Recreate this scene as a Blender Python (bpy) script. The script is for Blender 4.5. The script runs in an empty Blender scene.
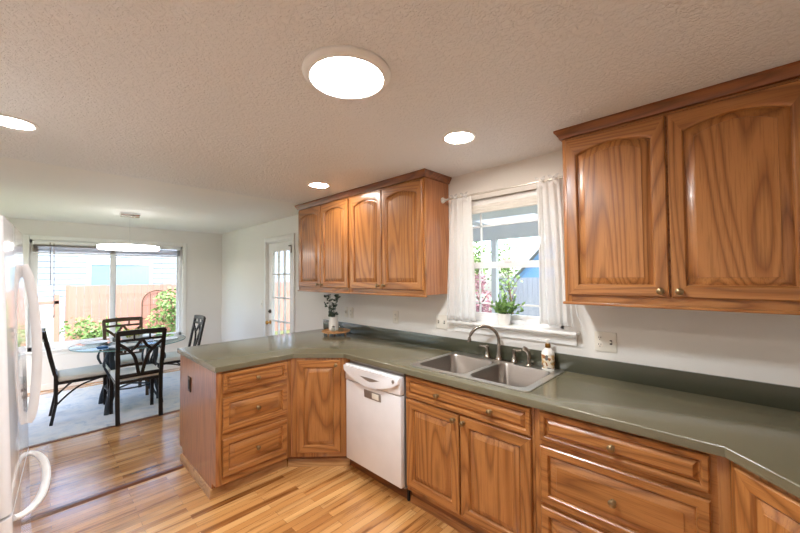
import bpy, bmesh, math, random
from mathutils import Vector, Matrix, noise
R=math.radians; PI=math.pi
S=bpy.context.scene; COL=S.collection
random.seed(7)
# ---------------------------------------------------------------- camera
F_PX=347.11; YAW=.768637; PITCH=.026918; ROLL=-.008572
cam=bpy.data.cameras.new('camera'); co=bpy.data.objects.new('camera',cam); COL.objects.link(co)
fw=Vector((-math.sin(YAW)*math.cos(PITCH),math.cos(YAW)*math.cos(PITCH),math.sin(PITCH)))
r0=Vector((math.cos(YAW),math.sin(YAW),0)); u0=r0.cross(fw)
r2=r0*math.cos(ROLL)+u0*math.sin(ROLL); u2=-r0*math.sin(ROLL)+u0*math.cos(ROLL)
M=Matrix((r2,u2,-fw)).transposed().to_4x4(); M.translation=Vector((.3637,-2.3157,1.5202)); co.matrix_world=M
cam.sensor_width=36; cam.lens=F_PX*36/800; cam.clip_start=.02; cam.clip_end=200; S.camera=co
# ---------------------------------------------------------------- world, sun, exposure
SKY=1.0; SUN=3.3
TUBE=150.; CAN=135.; EXPO=.34
w=bpy.data.worlds.new('sky'); S.world=w; w.use_nodes=True; nt=w.node_tree
bg=nt.nodes['Background']; sk=nt.nodes.new('ShaderNodeTexSky'); sk.sky_type='NISHITA'; sk.sun_disc=False
sk.sun_elevation=R(50); sk.sun_rotation=R(120); sk.air_density=1.; sk.dust_density=2.5; sk.ozone_density=.6
nt.links.new(sk.outputs[0],bg.inputs[0]); bg.inputs[1].default_value=SKY
sl=bpy.data.lights.new('sun','SUN'); sl.energy=SUN; sl.angle=R(1.5); sl.color=(1,.96,.9)
so=bpy.data.objects.new('sun',sl); COL.objects.link(so)
so.rotation_euler=Vector((-.60,.10,-.79)).to_track_quat('-Z','Y').to_euler()
vs=S.view_settings; vs.view_transform='Standard'; vs.look='None'; vs.gamma=1; vs.use_curve_mapping=False; vs.exposure=EXPO
# ---------------------------------------------------------------- materials
def srgb(r,g,b):
    f=lambda c:(c/255/12.92) if c/255<=.04045 else ((c/255+.055)/1.055)**2.4
    return (f(r),f(g),f(b),1)
class NT:
    def __init__(s,name):
        s.m=bpy.data.materials.new(name); s.m.use_nodes=True; s.t=s.m.node_tree; s.b=s.t.nodes['Principled BSDF']; s.o=s.t.nodes['Material Output']
    def n(s,typ,**k):
        x=s.t.nodes.new('ShaderNode'+typ)
        for a,v in k.items(): setattr(x,a,v)
        return x
    def l(s,a,b): s.t.links.new(a,b)
    def math(s,op,a,b=None):
        x=s.n('Math',operation=op)
        for i,v in enumerate((a,b)):
            if v is None: continue
            if isinstance(v,(int,float)): x.inputs[i].default_value=v
            else: s.l(v,x.inputs[i])
        return x.outputs[0]
    def coord(s,scale=(1,1,1),kind='Object',rand=True,rot=(0,0,0)):
        tc=s.n('TexCoord'); mp=s.n('Mapping'); mp.inputs['Scale'].default_value=scale; mp.inputs['Rotation'].default_value=rot
        v=tc.outputs[kind]
        if rand:
            oi=s.n('ObjectInfo'); c=s.n('CombineXYZ')
            for i,k in enumerate((17.3,31.7,9.1)): s.l(s.math('MULTIPLY',oi.outputs['Random'],k),c.inputs[i])
            a=s.n('VectorMath',operation='ADD'); s.l(v,a.inputs[0]); s.l(c.outputs[0],a.inputs[1]); v=a.outputs[0]
        s.l(v,mp.inputs[0]); return mp.outputs[0]
    def noise(s,vec,scale,detail=2,rough=.5,dist=0.):
        x=s.n('TexNoise'); s.l(vec,x.inputs['Vector']); x.inputs['Scale'].default_value=scale; x.inputs['Detail'].default_value=detail
        x.inputs['Roughness'].default_value=rough; x.inputs['Distortion'].default_value=dist; return x.outputs['Fac']
    def ramp(s,fac,stops):
        x=s.n('ValToRGB'); e=x.color_ramp.elements
        while len(e)<len(stops): e.new(.5)
        for i,(p,c) in enumerate(stops): e[i].position=p; e[i].color=c if len(c)==4 else (*c,1)
        s.l(fac,x.inputs[0]); return x.outputs[0]
    def mix(s,fac,a,b,mode='MIX'):
        x=s.n('Mix',data_type='RGBA',blend_type=mode)
        for i,v in ((0,fac),(6,a),(7,b)):
            if isinstance(v,(int,float,tuple)): x.inputs[i].default_value=v
            else: s.l(v,x.inputs[i])
        return x.outputs[2]
    def bump(s,h,strength,dist=.01):
        x=s.n('Bump'); x.inputs['Strength'].default_value=strength; x.inputs['Distance'].default_value=dist; s.l(h,x.inputs['Height']); s.l(x.outputs[0],s.b.inputs['Normal'])
    def set(s,**k):
        for a,v in k.items(): s.b.inputs[a.replace('_',' ')].default_value=v
        return s
def plain(name,col,rough=.5,metal=0.,**k):
    a=NT(name); a.set(Base_Color=col,Roughness=rough,Metallic=metal)
    for q,v in k.items(): a.b.inputs[q.replace('_',' ')].default_value=v
    # faint mottling keeps every surface procedural
    n=a.noise(a.coord(),9,3); c=a.mix(n,tuple(x*.93 for x in col[:3])+(1,),tuple(min(1,x*1.05) for x in col[:3])+(1,)); a.l(c,a.b.inputs['Base Color'])
    return a.m
def oak(name,axis,light,mid,dark,rough=.32,coat=.3):
    a=NT(name); sc=[1,1,1]; sc['xyz'.index(axis)]=.11
    v=a.coord(tuple(sc))
    big=a.noise(v,4.6,1.2,.4,.15); rings=a.math('FRACT',a.math('MULTIPLY',big,17))
    sc2=[1,1,1]; sc2['xyz'.index(axis)]=.035; v2=a.coord(tuple(sc2)); fine=a.noise(v2,160,3,.6)
    soft=tuple(dark[i]*.55+mid[i]*.45 for i in range(3))+(1,); c=a.ramp(rings,[(0,mid),(.3,light),(.62,light),(.9,soft),(1,mid)])
    pores=a.ramp(fine,[(.36,(.52,.46,.40)),(.5,(1,1,1))]); c=a.mix(.45,c,pores,'MULTIPLY')
    lum=a.noise(a.coord((.7,.7,.3)),2.2,1); c=a.mix(.35,c,a.ramp(lum,[(.3,(.72,.68,.62)),(.7,(1.15,1.12,1.08))]),'MULTIPLY')
    a.l(c,a.b.inputs['Base Color']); a.set(Roughness=rough,Coat_Weight=coat,Coat_Roughness=.18)
    a.bump(fine,.12,.002); return a.m
OL,OM,OD=srgb(178,120,66),srgb(158,100,50),srgb(114,70,35)
oakZ=oak('oak_grain_upright','z',OL,OM,OD); oakX=oak('oak_grain_level','x',OL,OM,OD)
oakE=oak('oak_side_veneer','z',srgb(182,120,76),srgb(170,108,66),srgb(142,88,52),.28,.4); oakTrim=oak('oak_light_trim','x',srgb(206,158,104),srgb(192,140,86),srgb(160,108,60),.4,.1)
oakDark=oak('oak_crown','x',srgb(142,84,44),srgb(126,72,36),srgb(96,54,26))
oakTray=oak('tray_wood','x',srgb(196,148,100),srgb(180,130,82),srgb(150,100,60),.5,0)
mThresh=oak('threshold_wood','y',srgb(120,70,40),srgb(106,60,34),srgb(80,44,24),.3)
def wallmat(name,col,bs=.25,scale=160,rough=.7):
    a=NT(name); n=a.noise(a.coord(kind='Object',rand=False),scale,2); a.set(Base_Color=col,Roughness=rough); a.bump(n,bs,.002)
    a.l(a.mix(a.noise(a.coord(rand=False),1.5,2),tuple(x*.97 for x in col[:3])+(1,),col),a.b.inputs['Base Color']); return a.m
mWall=wallmat('wall_paint',srgb(232,228,222))
def ceilmat():
    a=NT('ceiling_knockdown'); v=a.coord(rand=False)
    n=a.noise(v,58,4,.6,.5); h=a.ramp(n,[(.42,(0,0,0)),(.56,(1,1,1))]); a.set(Base_Color=srgb(236,236,236),Roughness=.55); a.bump(h,.6,.006)
    return a.m
mCeil=ceilmat(); mCeilD=wallmat('ceiling_smooth_paint',srgb(240,238,234),.12,40,.7)
mTrim=plain('white_trim_paint',srgb(240,239,236),.35); mVinyl=plain('white_vinyl',srgb(238,239,240),.3)
def floormat():
    a=NT('strip_wood_floor'); v=a.coord((1,1,1),rand=False,rot=(0,0,R(90)))
    b=a.n('TexBrick',offset=.37,offset_frequency=2,squash=1.); a.l(v,b.inputs['Vector'])
    for k,x in (('Scale',1),('Brick Width',.62),('Row Height',.052),('Mortar Size',.0007),('Mortar Smooth',.3),('Bias',0.)): b.inputs[k].default_value=x
    b.inputs['Color1'].default_value=(0,0,0,1); b.inputs['Color2'].default_value=(1,1,1,1); b.inputs['Mortar'].default_value=(.5,.5,.5,1)
    tone=a.ramp(b.outputs['Color'],[(0,srgb(178,122,68)),(.35,srgb(206,152,92)),(.7,srgb(224,176,116)),(1,srgb(196,138,78))])
    # each strip gets its own slice of grain
    off=a.n('CombineXYZ'); a.l(a.math('MULTIPLY',b.outputs['Color'],13.),off.inputs[0]); a.l(a.math('MULTIPLY',b.outputs['Color'],7.),off.inputs[2])
    ad=a.n('VectorMath',operation='ADD'); a.l(a.coord((1,.055,1),rand=False),ad.inputs[0]); a.l(off.outputs[0],ad.inputs[1])
    g=a.noise(ad.outputs[0],26,4,.62,.4); g2=a.noise(ad.outputs[0],9,2,.5,.8)
    c=a.mix(.9,tone,a.ramp(g,[(.34,(.42,.31,.22)),(.46,(.98,.95,.9)),(.7,(1.15,1.13,1.1))]),'MULTIPLY')
    c=a.mix(.8,c,a.ramp(g2,[(.28,(.42,.32,.24)),(.42,(1,1,1))]),'MULTIPLY')
    c=a.mix(b.outputs['Fac'],c,srgb(92,56,28)); a.l(c,a.b.inputs['Base Color'])
    a.set(Roughness=.24,Coat_Weight=1.,Coat_Roughness=.17,Coat_IOR=1.6); a.bump(g,.06,.002); return a.m
mFloor=floormat()
def countermat(name,c1,c2):
    a=NT(name); n=a.noise(a.coord(rand=False),420,2,.6); a.l(a.mix(n,c1,c2),a.b.inputs['Base Color']); a.set(Roughness=.2,Coat_Weight=.25,Coat_Roughness=.1); return a.m
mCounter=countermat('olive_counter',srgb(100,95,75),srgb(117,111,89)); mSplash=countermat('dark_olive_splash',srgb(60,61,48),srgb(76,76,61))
def steel(name,col,rough):
    a=NT(name); a.set(Metallic=1,Roughness=rough,Base_Color=col); n=a.noise(a.coord((1,40,40)),6,3); a.l(a.mix(n,tuple(x*.88 for x in col[:3])+(1,),col),a.b.inputs['Base Color']); return a.m
mSteel=steel('brushed_steel',srgb(200,198,194),.28); mRim=steel('satin_steel_rim',srgb(226,224,220),.38); mBowl=steel('shaded_steel',srgb(176,170,164),.3); mNickel=steel('brushed_nickel',srgb(160,150,140),.25); mChrome=steel('chrome',srgb(225,225,228),.08)  # sink rim lightened for reflection, bowl darkened for shade, both in the colour
mKnob=steel('antique_brass',srgb(150,128,96),.32); mBronze=plain('dark_bronze',srgb(70,48,36),.4,.6); mBrass=steel('brass',srgb(196,150,80),.25)
mAppl=plain('glossy_white_enamel',srgb(236,235,238),.12,0.,Coat_Weight=.5,Coat_Roughness=.04); mApplM=plain('white_plastic',srgb(232,231,232),.32)
mBlack=plain('black_gap',srgb(14,14,14),.6); mGrey=plain('grey_metal_label',srgb(150,142,136),.35,.4)
mPlate=plain('ivory_plastic',srgb(232,226,214),.35); mSlot=plain('dark_slot',srgb(60,52,46),.5)
mIron=plain('dark_wrought_iron',srgb(30,27,26),.42,.3); mIron2=plain('blue_grey_iron',srgb(58,66,74),.4,.4); mIronB=plain('bronze_brown_iron',srgb(74,58,40),.42,.3)
mRod=plain('pale_satin_rod',srgb(206,200,190),.35,.3); mCush=plain('white_seat_fabric',srgb(226,222,214),.85)
mCer=plain('white_ceramic',srgb(236,234,228),.35); mGold=plain('gold_collar',srgb(140,100,44),.3,.7)
def emit(name,col,st):
    a=NT(name); a.set(Base_Color=(.8,.8,.8,1),Emission_Color=col,Emission_Strength=st,Roughness=.5); return a.m
mTube=emit('daylight_diffuser',(.88,.95,1,1),TUBE); mCan=emit('warm_lamp',(1,.91,.82,1),CAN); mRing=emit('led_ring_glow',(1,.97,.93,1),12.)
def glassmat(name,tint,ior=1.45,rough=0.):
    a=NT(name); tr=a.n('BsdfTransparent'); tr.inputs[0].default_value=tint; gl=a.n('BsdfGlossy'); gl.inputs['Roughness'].default_value=rough
    fr=a.n('Fresnel'); fr.inputs[0].default_value=ior; ge=a.n('NewGeometry'); mx=a.n('MixShader'); a.l(a.math('MULTIPLY',fr.outputs[0],a.math('SUBTRACT',1.,ge.outputs['Backfacing'])),mx.inputs[0]); a.l(tr.outputs[0],mx.inputs[1]); a.l(gl.outputs[0],mx.inputs[2]); a.l(mx.outputs[0],a.o.inputs[0]); return a.m
mGlass=glassmat('window_glass',(.97,.98,.98,1)); mTGlass=glassmat('table_glass',(.80,.90,.92,1),1.5); mJar=glassmat('clear_jar_glass',(.9,.93,.93,1),1.5)
mTEdge=plain('glass_edge_green',srgb(120,165,170),.15)
def sheer():
    a=NT('sheer_white_voile'); tr=a.n('BsdfTransparent'); tl=a.n('BsdfTranslucent'); df=a.n('BsdfDiffuse'); tl.inputs[0].default_value=srgb(246,246,244); df.inputs[0].default_value=srgb(244,242,240)
    m1=a.n('MixShader'); m1.inputs[0].default_value=.6; a.l(tl.outputs[0],m1.inputs[1]); a.l(df.outputs[0],m1.inputs[2])
    m2=a.n('MixShader'); n=a.noise(a.coord((1,1,1)),300,1); a.l(a.math('ADD',a.math('MULTIPLY',n,.2),.5),m2.inputs[0]); a.l(tr.outputs[0],m2.inputs[1]); a.l(m1.outputs[0],m2.inputs[2]); a.l(m2.outputs[0],a.o.inputs[0]); return a.m
mSheer=sheer()
def leafmat(name,c1,c2):
    a=NT(name); n=a.noise(a.coord(),14,2); a.l(a.mix(n,c1,c2),a.b.inputs['Base Color']); a.set(Roughness=.5); a.b.inputs['Subsurface Weight'].default_value=0; return a.m
mLeaf=leafmat('green_leaf',srgb(60,104,40),srgb(120,158,76)); mLeafD=leafmat('dark_leaf',srgb(20,34,22),srgb(48,70,44)); mLeafY=leafmat('yellow_green_leaf',srgb(150,160,60),srgb(196,196,96))
mLeafL=leafmat('light_garden_leaf',srgb(90,124,62),srgb(140,166,98)); mLeafP=leafmat('pink_blossom',srgb(170,110,120),srgb(206,156,164)); mBark=plain('bark',srgb(96,76,62),.8)
def fencemat(name,c1,c2,axis=0):
    a=NT(name); n=a.noise(a.coord((8,8,.6)),3,3); a.l(a.mix(n,c1,c2),a.b.inputs['Base Color']); a.set(Roughness=.8); return a.m
mFence=fencemat('cedar_fence',srgb(150,106,92),srgb(170,124,110)); mFenceG=fencemat('grey_weathered_fence',srgb(118,124,136),srgb(146,152,162))
mSiding=fencemat('pale_blue_siding',srgb(132,142,156),srgb(140,150,164)); mSidingB=fencemat('blue_siding',srgb(84,124,166),srgb(98,138,178)); mRoof=plain('grey_shingle',srgb(120,118,116),.8)
mWhiteP=plain('white_exterior_paint',srgb(178,180,180),.5); mPaneB=plain('pale_blue_pane',srgb(112,138,148),.08); mConc=plain('patio_concrete',srgb(190,186,178),.8); mLawn=leafmat('lawn',srgb(86,104,60),srgb(118,130,80))
def translucent(name,col):
    a=NT(name); tl=a.n('BsdfTranslucent'); df=a.n('BsdfDiffuse'); m=a.n('MixShader'); m.inputs[0].default_value=.35
    for x in (tl,df): x.inputs[0].default_value=col
    a.l(tl.outputs[0],m.inputs[1]); a.l(df.outputs[0],m.inputs[2]); a.l(m.outputs[0],a.o.inputs[0]); return a.m
mPoly=translucent('milky_roof_panel',(.62,.63,.63,1))
def rugmat():
    a=NT('faded_blue_rug'); v=a.coord(rand=False); n=a.noise(v,5,5,.65,1.2); f=a.noise(v,240,2)
    vo=a.n('TexVoronoi'); a.l(v,vo.inputs['Vector']); vo.inputs['Scale'].default_value=7
    c=a.ramp(n,[(.3,srgb(168,186,204)),(.45,srgb(212,220,226)),(.58,srgb(226,228,228)),(.75,srgb(190,204,218))])
    c=a.mix(.25,c,a.ramp(vo.outputs['Distance'],[(.1,srgb(150,160,172)),(.4,srgb(220,216,208))])); a.l(c,a.b.inputs['Base Color']); a.set(Roughness=.95); a.bump(f,.4,.003); return a.m
mRug=rugmat()
# ---------------------------------------------------------------- geometry helpers
def tag(o,label=None,cat=None,group=None,kind=None):
    if label: o['label']=label
    if cat: o['category']=cat
    if group: o['group']=group
    if kind: o['kind']=kind
    return o
class G:
    "one growing mesh"
    def __init__(s): s.b=bmesh.new()
    def _new(s,vs,fs,mi=0):
        v=[s.b.verts.new(p) for p in vs]; out=[]
        for f in fs:
            try: q=s.b.faces.new([v[i] for i in f]); q.material_index=mi; out.append(q)
            except ValueError: pass
        return out
    def box(s,x0,x1,y0,y1,z0,z1,bev=0.,mi=0,seg=2):
        fs=s._new([(x,y,z) for z in (z0,z1) for y in (y0,y1) for x in (x0,x1)],[(0,2,3,1),(4,5,7,6),(0,1,5,4),(1,3,7,5),(3,2,6,7),(2,0,4,6)],mi)
        if bev: s.bev(fs,bev,seg)
        return s
    def bev(s,fs,off,seg=2):
        es=list({e for f in fs for e in f.edges}); r=bmesh.ops.bevel(s.b,geom=es,offset=off,segments=seg,profile=.5,affect='EDGES',clamp_overlap=True)
    def prism(s,poly,z0,z1,bev=0.,mi=0,axis='z'):
        n=len(poly)
        def P(p,h): return (p[0],p[1],h) if axis=='z' else ((p[0],h,p[1]) if axis=='y' else (h,p[0],p[1]))
        vs=[P(p,z0) for p in poly]+[P(p,z1) for p in poly]
        fs=s._new(vs,[tuple(range(n))[::-1],tuple(range(n,2*n))]+[(i,(i+1)%n,n+(i+1)%n,n+i) for i in range(n)],mi)
        if bev: s.bev(fs,bev)
        return s
    def lathe(s,prof,c=(0,0,0),n=24,mi=0,axis='z'):
        rings=[]
        for r,z in prof:
            ring=[]
            for i in range(n):
                a=2*PI*i/n; p=(r*math.cos(a),r*math.sin(a),z)
                if axis=='y': p=(p[0],-z,p[1])
                if axis=='x': p=(z,p[0],p[1])
                ring.append(s.b.verts.new((p[0]+c[0],p[1]+c[1],p[2]+c[2])))
            rings.append(ring)
        for a,b in zip(rings,rings[1:]):
            for i in range(n): s.b.faces.new((a[i],a[(i+1)%n],b[(i+1)%n],b[i])).material_index=mi
        for ring in ((rings[0],rings[-1]) if prof[0]!=prof[-1] else ()):
            try: s.b.faces.new(ring).material_index=mi
            except ValueError: pass
        return s
    def tube(s,pts,r,n=8,mi=0,flat=1.,up=(0,0,1)):
        "swept round (or flattened) bar; r scalar or list"
        P=[Vector(p) for p in pts]; rings=[]
        for i,p in enumerate(P):
            t=(P[min(i+1,len(P)-1)]-P[max(i-1,0)]).normalized(); u=Vector(up)
            if abs(t.dot(u))>.95: u=Vector((1,0,0)) if abs(t.x)<.9 else Vector((0,1,0))
            a=t.cross(u).normalized(); b=a.cross(t).normalized(); rr=r[i] if isinstance(r,(list,tuple)) else r
            rings.append([s.b.verts.new(p+a*(rr*math.cos(2*PI*(k+.5)/n))+b*(rr*flat*math.sin(2*PI*(k+.5)/n))) for k in range(n)])
        for a,b in zip(rings,rings[1:]):
            for k in range(n): s.b.faces.new((a[k],a[(k+1)%n],b[(k+1)%n],b[k])).material_index=mi
        s.b.faces.new(rings[0][::-1]).material_index=mi; s.b.faces.new(rings[-1]).material_index=mi
        return s
    def ball(s,c,r,n=12,mi=0,sc=(1,1,1)):
        m=Matrix.Translation(c)@Matrix.Diagonal((r*sc[0],r*sc[1],r*sc[2],1)); q=bmesh.ops.create_uvsphere(s.b,u_segments=n,v_segments=max(6,n//2+2),radius=1,matrix=m)
        for v in q['verts']:
            for f in v.link_faces: f.material_index=mi
        return s
    def leaf(s,base,d,up,L,W,bend=.2,mi=0):
        d=Vector(d).normalized(); a=d.cross(Vector(up))
        if a.length<.1: a=d.cross(Vector((1,0,0)))
        a.normalize(); nn=a.cross(d); b=Vector(base)
        pts=[b,b+d*L*.35+a*W*.5+nn*L*bend*.4,b+d*L*.35-a*W*.5+nn*L*bend*.4,b+d*L*.72+a*W*.36+nn*L*bend*.2,b+d*L*.72-a*W*.36+nn*L*bend*.2,b+d*L-nn*L*bend*.3]
        s._new(pts,[(0,1,2),(1,3,4,2),(3,5,4)],mi); return s
    def xf(s,M): bmesh.ops.transform(s.b,matrix=M,verts=s.b.verts[:]); return s
def obj(name,g,mats,parent=None,world=False,smooth=True,label=None):
    "link g as ONE mesh; verts are in the parent's frame unless world"
    if not isinstance(mats,(list,tuple)): mats=[mats]
    if world and parent is not None: g.xf(WM[parent.name].inverted())
    loc=None
    if parent is None and not world:
        c=[v.co for v in g.b.verts]; lo=Vector([min(p[i] for p in c) for i in range(3)]); hi=Vector([max(p[i] for p in c) for i in range(3)])
        loc=Vector(((lo.x+hi.x)/2,(lo.y+hi.y)/2,lo.z)); g.xf(Matrix.Translation(-loc))
    bmesh.ops.recalc_face_normals(g.b,faces=g.b.faces[:])
    me=bpy.data.meshes.new(name); g.b.to_mesh(me); g.b.free()
    for m in mats: me.materials.append(m)
    if smooth:
        me.shade_smooth(); me.set_sharp_from_angle(angle=R(32))
    o=bpy.data.objects.new(name,me); COL.objects.link(o)
    if loc is not None: o.location=loc
    if parent is not None: o.parent=parent; WM[o.name]=WM[parent.name]
    else: WM[o.name]=Matrix.Translation(o.location)
    if label: o['label']=label
    return o
WM={}
def thing(name,label,cat,loc=(0,0,0),rz=0.,group=None,kind=None):
    o=bpy.data.objects.new(name,None); COL.objects.link(o); o.location=loc; o.rotation_euler=(0,0,rz); o.empty_display_size=.05
    WM[o.name]=Matrix.Translation(loc)@Matrix.Rotation(rz,4,'Z'); return tag(o,label,cat,group,kind)
def struct(name,g,m,parent=None,smooth=False):
    o=obj(name,g,m,parent,world=parent is None,smooth=smooth)
    if parent is None: o['kind']='structure'
    return o
def copy_tree(o,parent=None):
    c=o.copy(); COL.objects.link(c)
    if parent is not None: c.parent=parent
    WM[c.name]=WM.get(o.name,Matrix())
    for ch in [x for x in o.children]: copy_tree(ch,c)
    return c
def arc(c,r,a0,a1,n,plane='xz'):
    out=[]
    for i in range(n+1):
        a=a0+(a1-a0)*i/n; p=(r*math.cos(a),r*math.sin(a)); out.append((c[0]+p[0],c[1],c[2]+p[1]) if plane=='xz' else ((c[0],c[1]+p[0],c[2]+p[1]) if plane=='yz' else (c[0]+p[0],c[1]+p[1],c[2])))
    return out
def spline(pts,n=6):
    P=[Vector(p) for p in pts]; out=[]
    for i in range(len(P)-1):
        a,b,c,d=P[max(i-1,0)],P[i],P[i+1],P[min(i+2,len(P)-1)]
        for k in range(n):
            t=k/n; out.append(.5*((2*b)+(c-a)*t+(2*a-5*b+4*c-d)*t*t+(3*b-a-3*c+d)*t**3))
    out.append(P[-1]); return out
# ================================================================ SETTING
XF=-6.452; XR=1.27; YB=-3.2; ZC=2.319
struct('floor',G().box(XF-.1,XR+.1,YB-.1,.1,-.12,0),mFloor)
struct('ceiling',G().box(-3.06,XR+.1,YB-.1,.1,ZC,ZC+.12),mCeil)
struct('ceiling_dining',G().prism([(XF-.1,ZC+.004),(-3.06,ZC+.014),(-3.06,ZC+.13),(XF-.1,ZC+.13)],YB-.1,.1,axis='y'),mCeilD)
def holed(axis,t0,t1,a0,a1,z0,z1,holes):
    "wall slab with rectangular openings [(a0,a1,z0,z1)]"
    g=G(); A=sorted({a0,a1,*[h[0] for h in holes],*[h[1] for h in holes]}); Z=sorted({z0,z1,*[h[2] for h in holes],*[h[3] for h in holes]})
    for i in range(len(A)-1):
        for j in range(len(Z)-1):
            ca,cz=(A[i]+A[i+1])/2,(Z[j]+Z[j+1])/2
            if any(h[0]<ca<h[1] and h[2]<cz<h[3] for h in holes): continue
            if axis=='y': g.box(A[i],A[i+1],t0,t1,Z[j],Z[j+1])
            else: g.box(t0,t1,A[i],A[i+1],Z[j],Z[j+1])
    bmesh.ops.remove_doubles(g.b,verts=g.b.verts[:],dist=1e-5); return g
KW=(-1.215,-.43,1.165,2.10)      # kitchen window opening x0 x1 z0 z1
DR=(-4.615,-3.85,0,2.03)         # door opening
DW_=(-2.43,-.635,.55,2.055)      # dining window y0 y1 z0 z1
struct('wall_right_of_view',holed('y',0,.13,XF-.13,XR+.1,0,ZC+.06,[KW,DR]),mWall).name='wall_back'
struct('wall_left',holed('x',XF-.13,XF,YB-.1,0,0,ZC+.06,[DW_]),mWall)
struct('wall_front',holed('y',YB-.1,YB,XF-.13,XR+.1,0,ZC+.06,[(-6.1,-4.3,.45,2.06)]),mWall)  # opening serves the added daylight window
struct('wall_right',G().box(XR,XR+.1,YB,0,0,ZC+.06),mWall)
def board(x0,x1,y0,y1,h=.085): return G().box(x0,x1,y0,y1,0,h,.004)
struct('baseboard_left',board(XF,XF+.014,YB,0),mTrim); g=board(XF+.014,-4.69,-.014,0); g.box(-3.775,-3.12,-.014,0,0,.085,.004); struct('baseboard_back',g,mTrim)
struct('trim_1',G().prism([(-2.91,0),(-2.895,.011),(-2.865,.011),(-2.85,0)],YB,-1.50,axis='y'),mThresh); struct('trim_2',G().prism([(-4.275,0),(-4.268,.009),(-4.243,.009),(-4.236,0)],YB,-.02,axis='y'),mThresh)
# ---- kitchen window
def window_root(n): 
    o=thing(n,None,None); o['kind']='structure'; return o
k=window_root('window_1'); x0,x1,z0,z1=KW; g=G(); yy=.045,.115
g.box(x0,x0+.035,*yy,z0,z1).box(x1-.035,x1,*yy,z0,z1).box(x0,x1,*yy,z1-.035,z1).box(x0,x1,*yy,z0,z0+.035)
obj('window_frame',g,mVinyl,k)
g=G(); ys=.06,.085; xa,xb=x0+.035,x1-.035
g.box(xa,xa+.03,*ys,1.58,z1-.035).box(xb-.03,xb,*ys,1.58,z1-.035).box(xa,xb,*ys,2.035,z1-.035).box(xa,xb,*ys,1.58,1.62)
g.box(xa,xb,.07,.08,1.893,1.905).box(-1.065,-1.053,.07,.08,1.62,2.035).box(-.592,-.58,.07,.08,1.62,2.035); obj('upper_sash',g,mVinyl,k)
g=G(); ys=.05,.078
g.box(xa,xa+.035,*ys,z0+.035,1.60).box(xb-.035,xb,*ys,z0+.035,1.60).box(xa,xb,*ys,z0+.035,1.232).box(xa,xb,*ys,1.572,1.612)
g.box(xa,xb,.06,.07,1.298,1.31).box(-1.078,-1.066,.06,.07,1.23,1.58).box(-.585,-.573,.06,.07,1.23,1.58); obj('lower_sash',g,mVinyl,k)
obj('sash_lock',G().box(-.86,-.80,.04,.06,1.612,1.628,.004),mVinyl,k)
obj('pane',G().box(xa,xb,.088,.091,1.6,z1-.04).box(xa,xb,.0795,.0825,z0+.04,1.6),mGlass,k)
g=G(); g.box(-1.295,-.335,-.075,-.001,1.147,1.168,.006).box(x0+.001,x1-.001,-.005,.05,1.147,1.168); obj('sill',g,mTrim,k)
obj('apron',G().prism([(0,0),(-.018,.0),(-.018,.035),(-.03,.05),(-.03,.066),(0,.066)],0,.91,axis='x').xf(Matrix.Translation((-1.26,-.001,1.08))),mTrim,k)
# ---- dining window (slider)
k=window_root('window_2'); y0,y1,z0,z1=DW_; X=XF-.09; g=G()
for a in ((y0,y0+.04,z0,z1),(y1-.04,y1,z0,z1),(y0,y1,z1-.045,z1),(y0,y1,z0,z0+.045)): g.box(X,X+.07,*a)
obj('window_frame',g,mVinyl,k)
g=G()
for a in ((y0+.04,y0+.085,z0+.045,z1-.045),(-1.585,-1.54,z0+.045,z1-.045),(y0+.085,-1.585,z0+.045,z0+.085),(y0+.085,-1.585,z1-.085,z1-.045)): g.box(X+.035,X+.06,*a)
obj('sliding_sash',g,mVinyl,k)
g=G()
for a in ((-1.54,-1.51,z0+.045,z1-.045),(y1-.07,y1-.04,z0+.045,z1-.045)): g.box(X+.01,X+.03,*a)
obj('fixed_sash',g,mVinyl,k); obj('pane',G().box(X+.02,X+.023,-1.53,y1-.05,z0+.05,z1-.05).box(X+.045,X+.048,y0+.06,-1.55,z0+.05,z1-.05),mGlass,k)
obj('sill',G().box(XF-.02,XF+.075,y0-.05,y1+.05,z0-.022,z0,.006).box(XF,XF+.016,y0-.03,y1+.03,z0-.085,z0-.022,.004),mTrim,k)
g=G()
for a in ((y0-.06,y0,z0,z1+.06),(y1,y1+.06,z0,z1+.06),(y0,y1,z1,z1+.06)): g.box(XF,XF+.014,*a,.004)
obj('casing',g,mTrim,k)
# ---- added unseen window, lets extra daylight into the dining area
k=window_root('added_fill_window'); g=G()
for a in ((-6.1,-6.05,.45,2.06),(-4.35,-4.3,.45,2.06),(-6.05,-4.35,.45,.50),(-6.05,-4.35,2.01,2.06),(-5.225,-5.175,.5,2.01)): g.box(a[0],a[1],YB-.09,YB-.03,a[2],a[3])
obj('window_frame',g,mVinyl,k); obj('pane',G().box(-6.06,-4.34,YB-.062,YB-.058,.49,2.02),mGlass,k); obj('sill',G().box(-6.15,-4.25,YB-.03,YB+.02,.43,.45,.005),mTrim,k)
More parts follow.
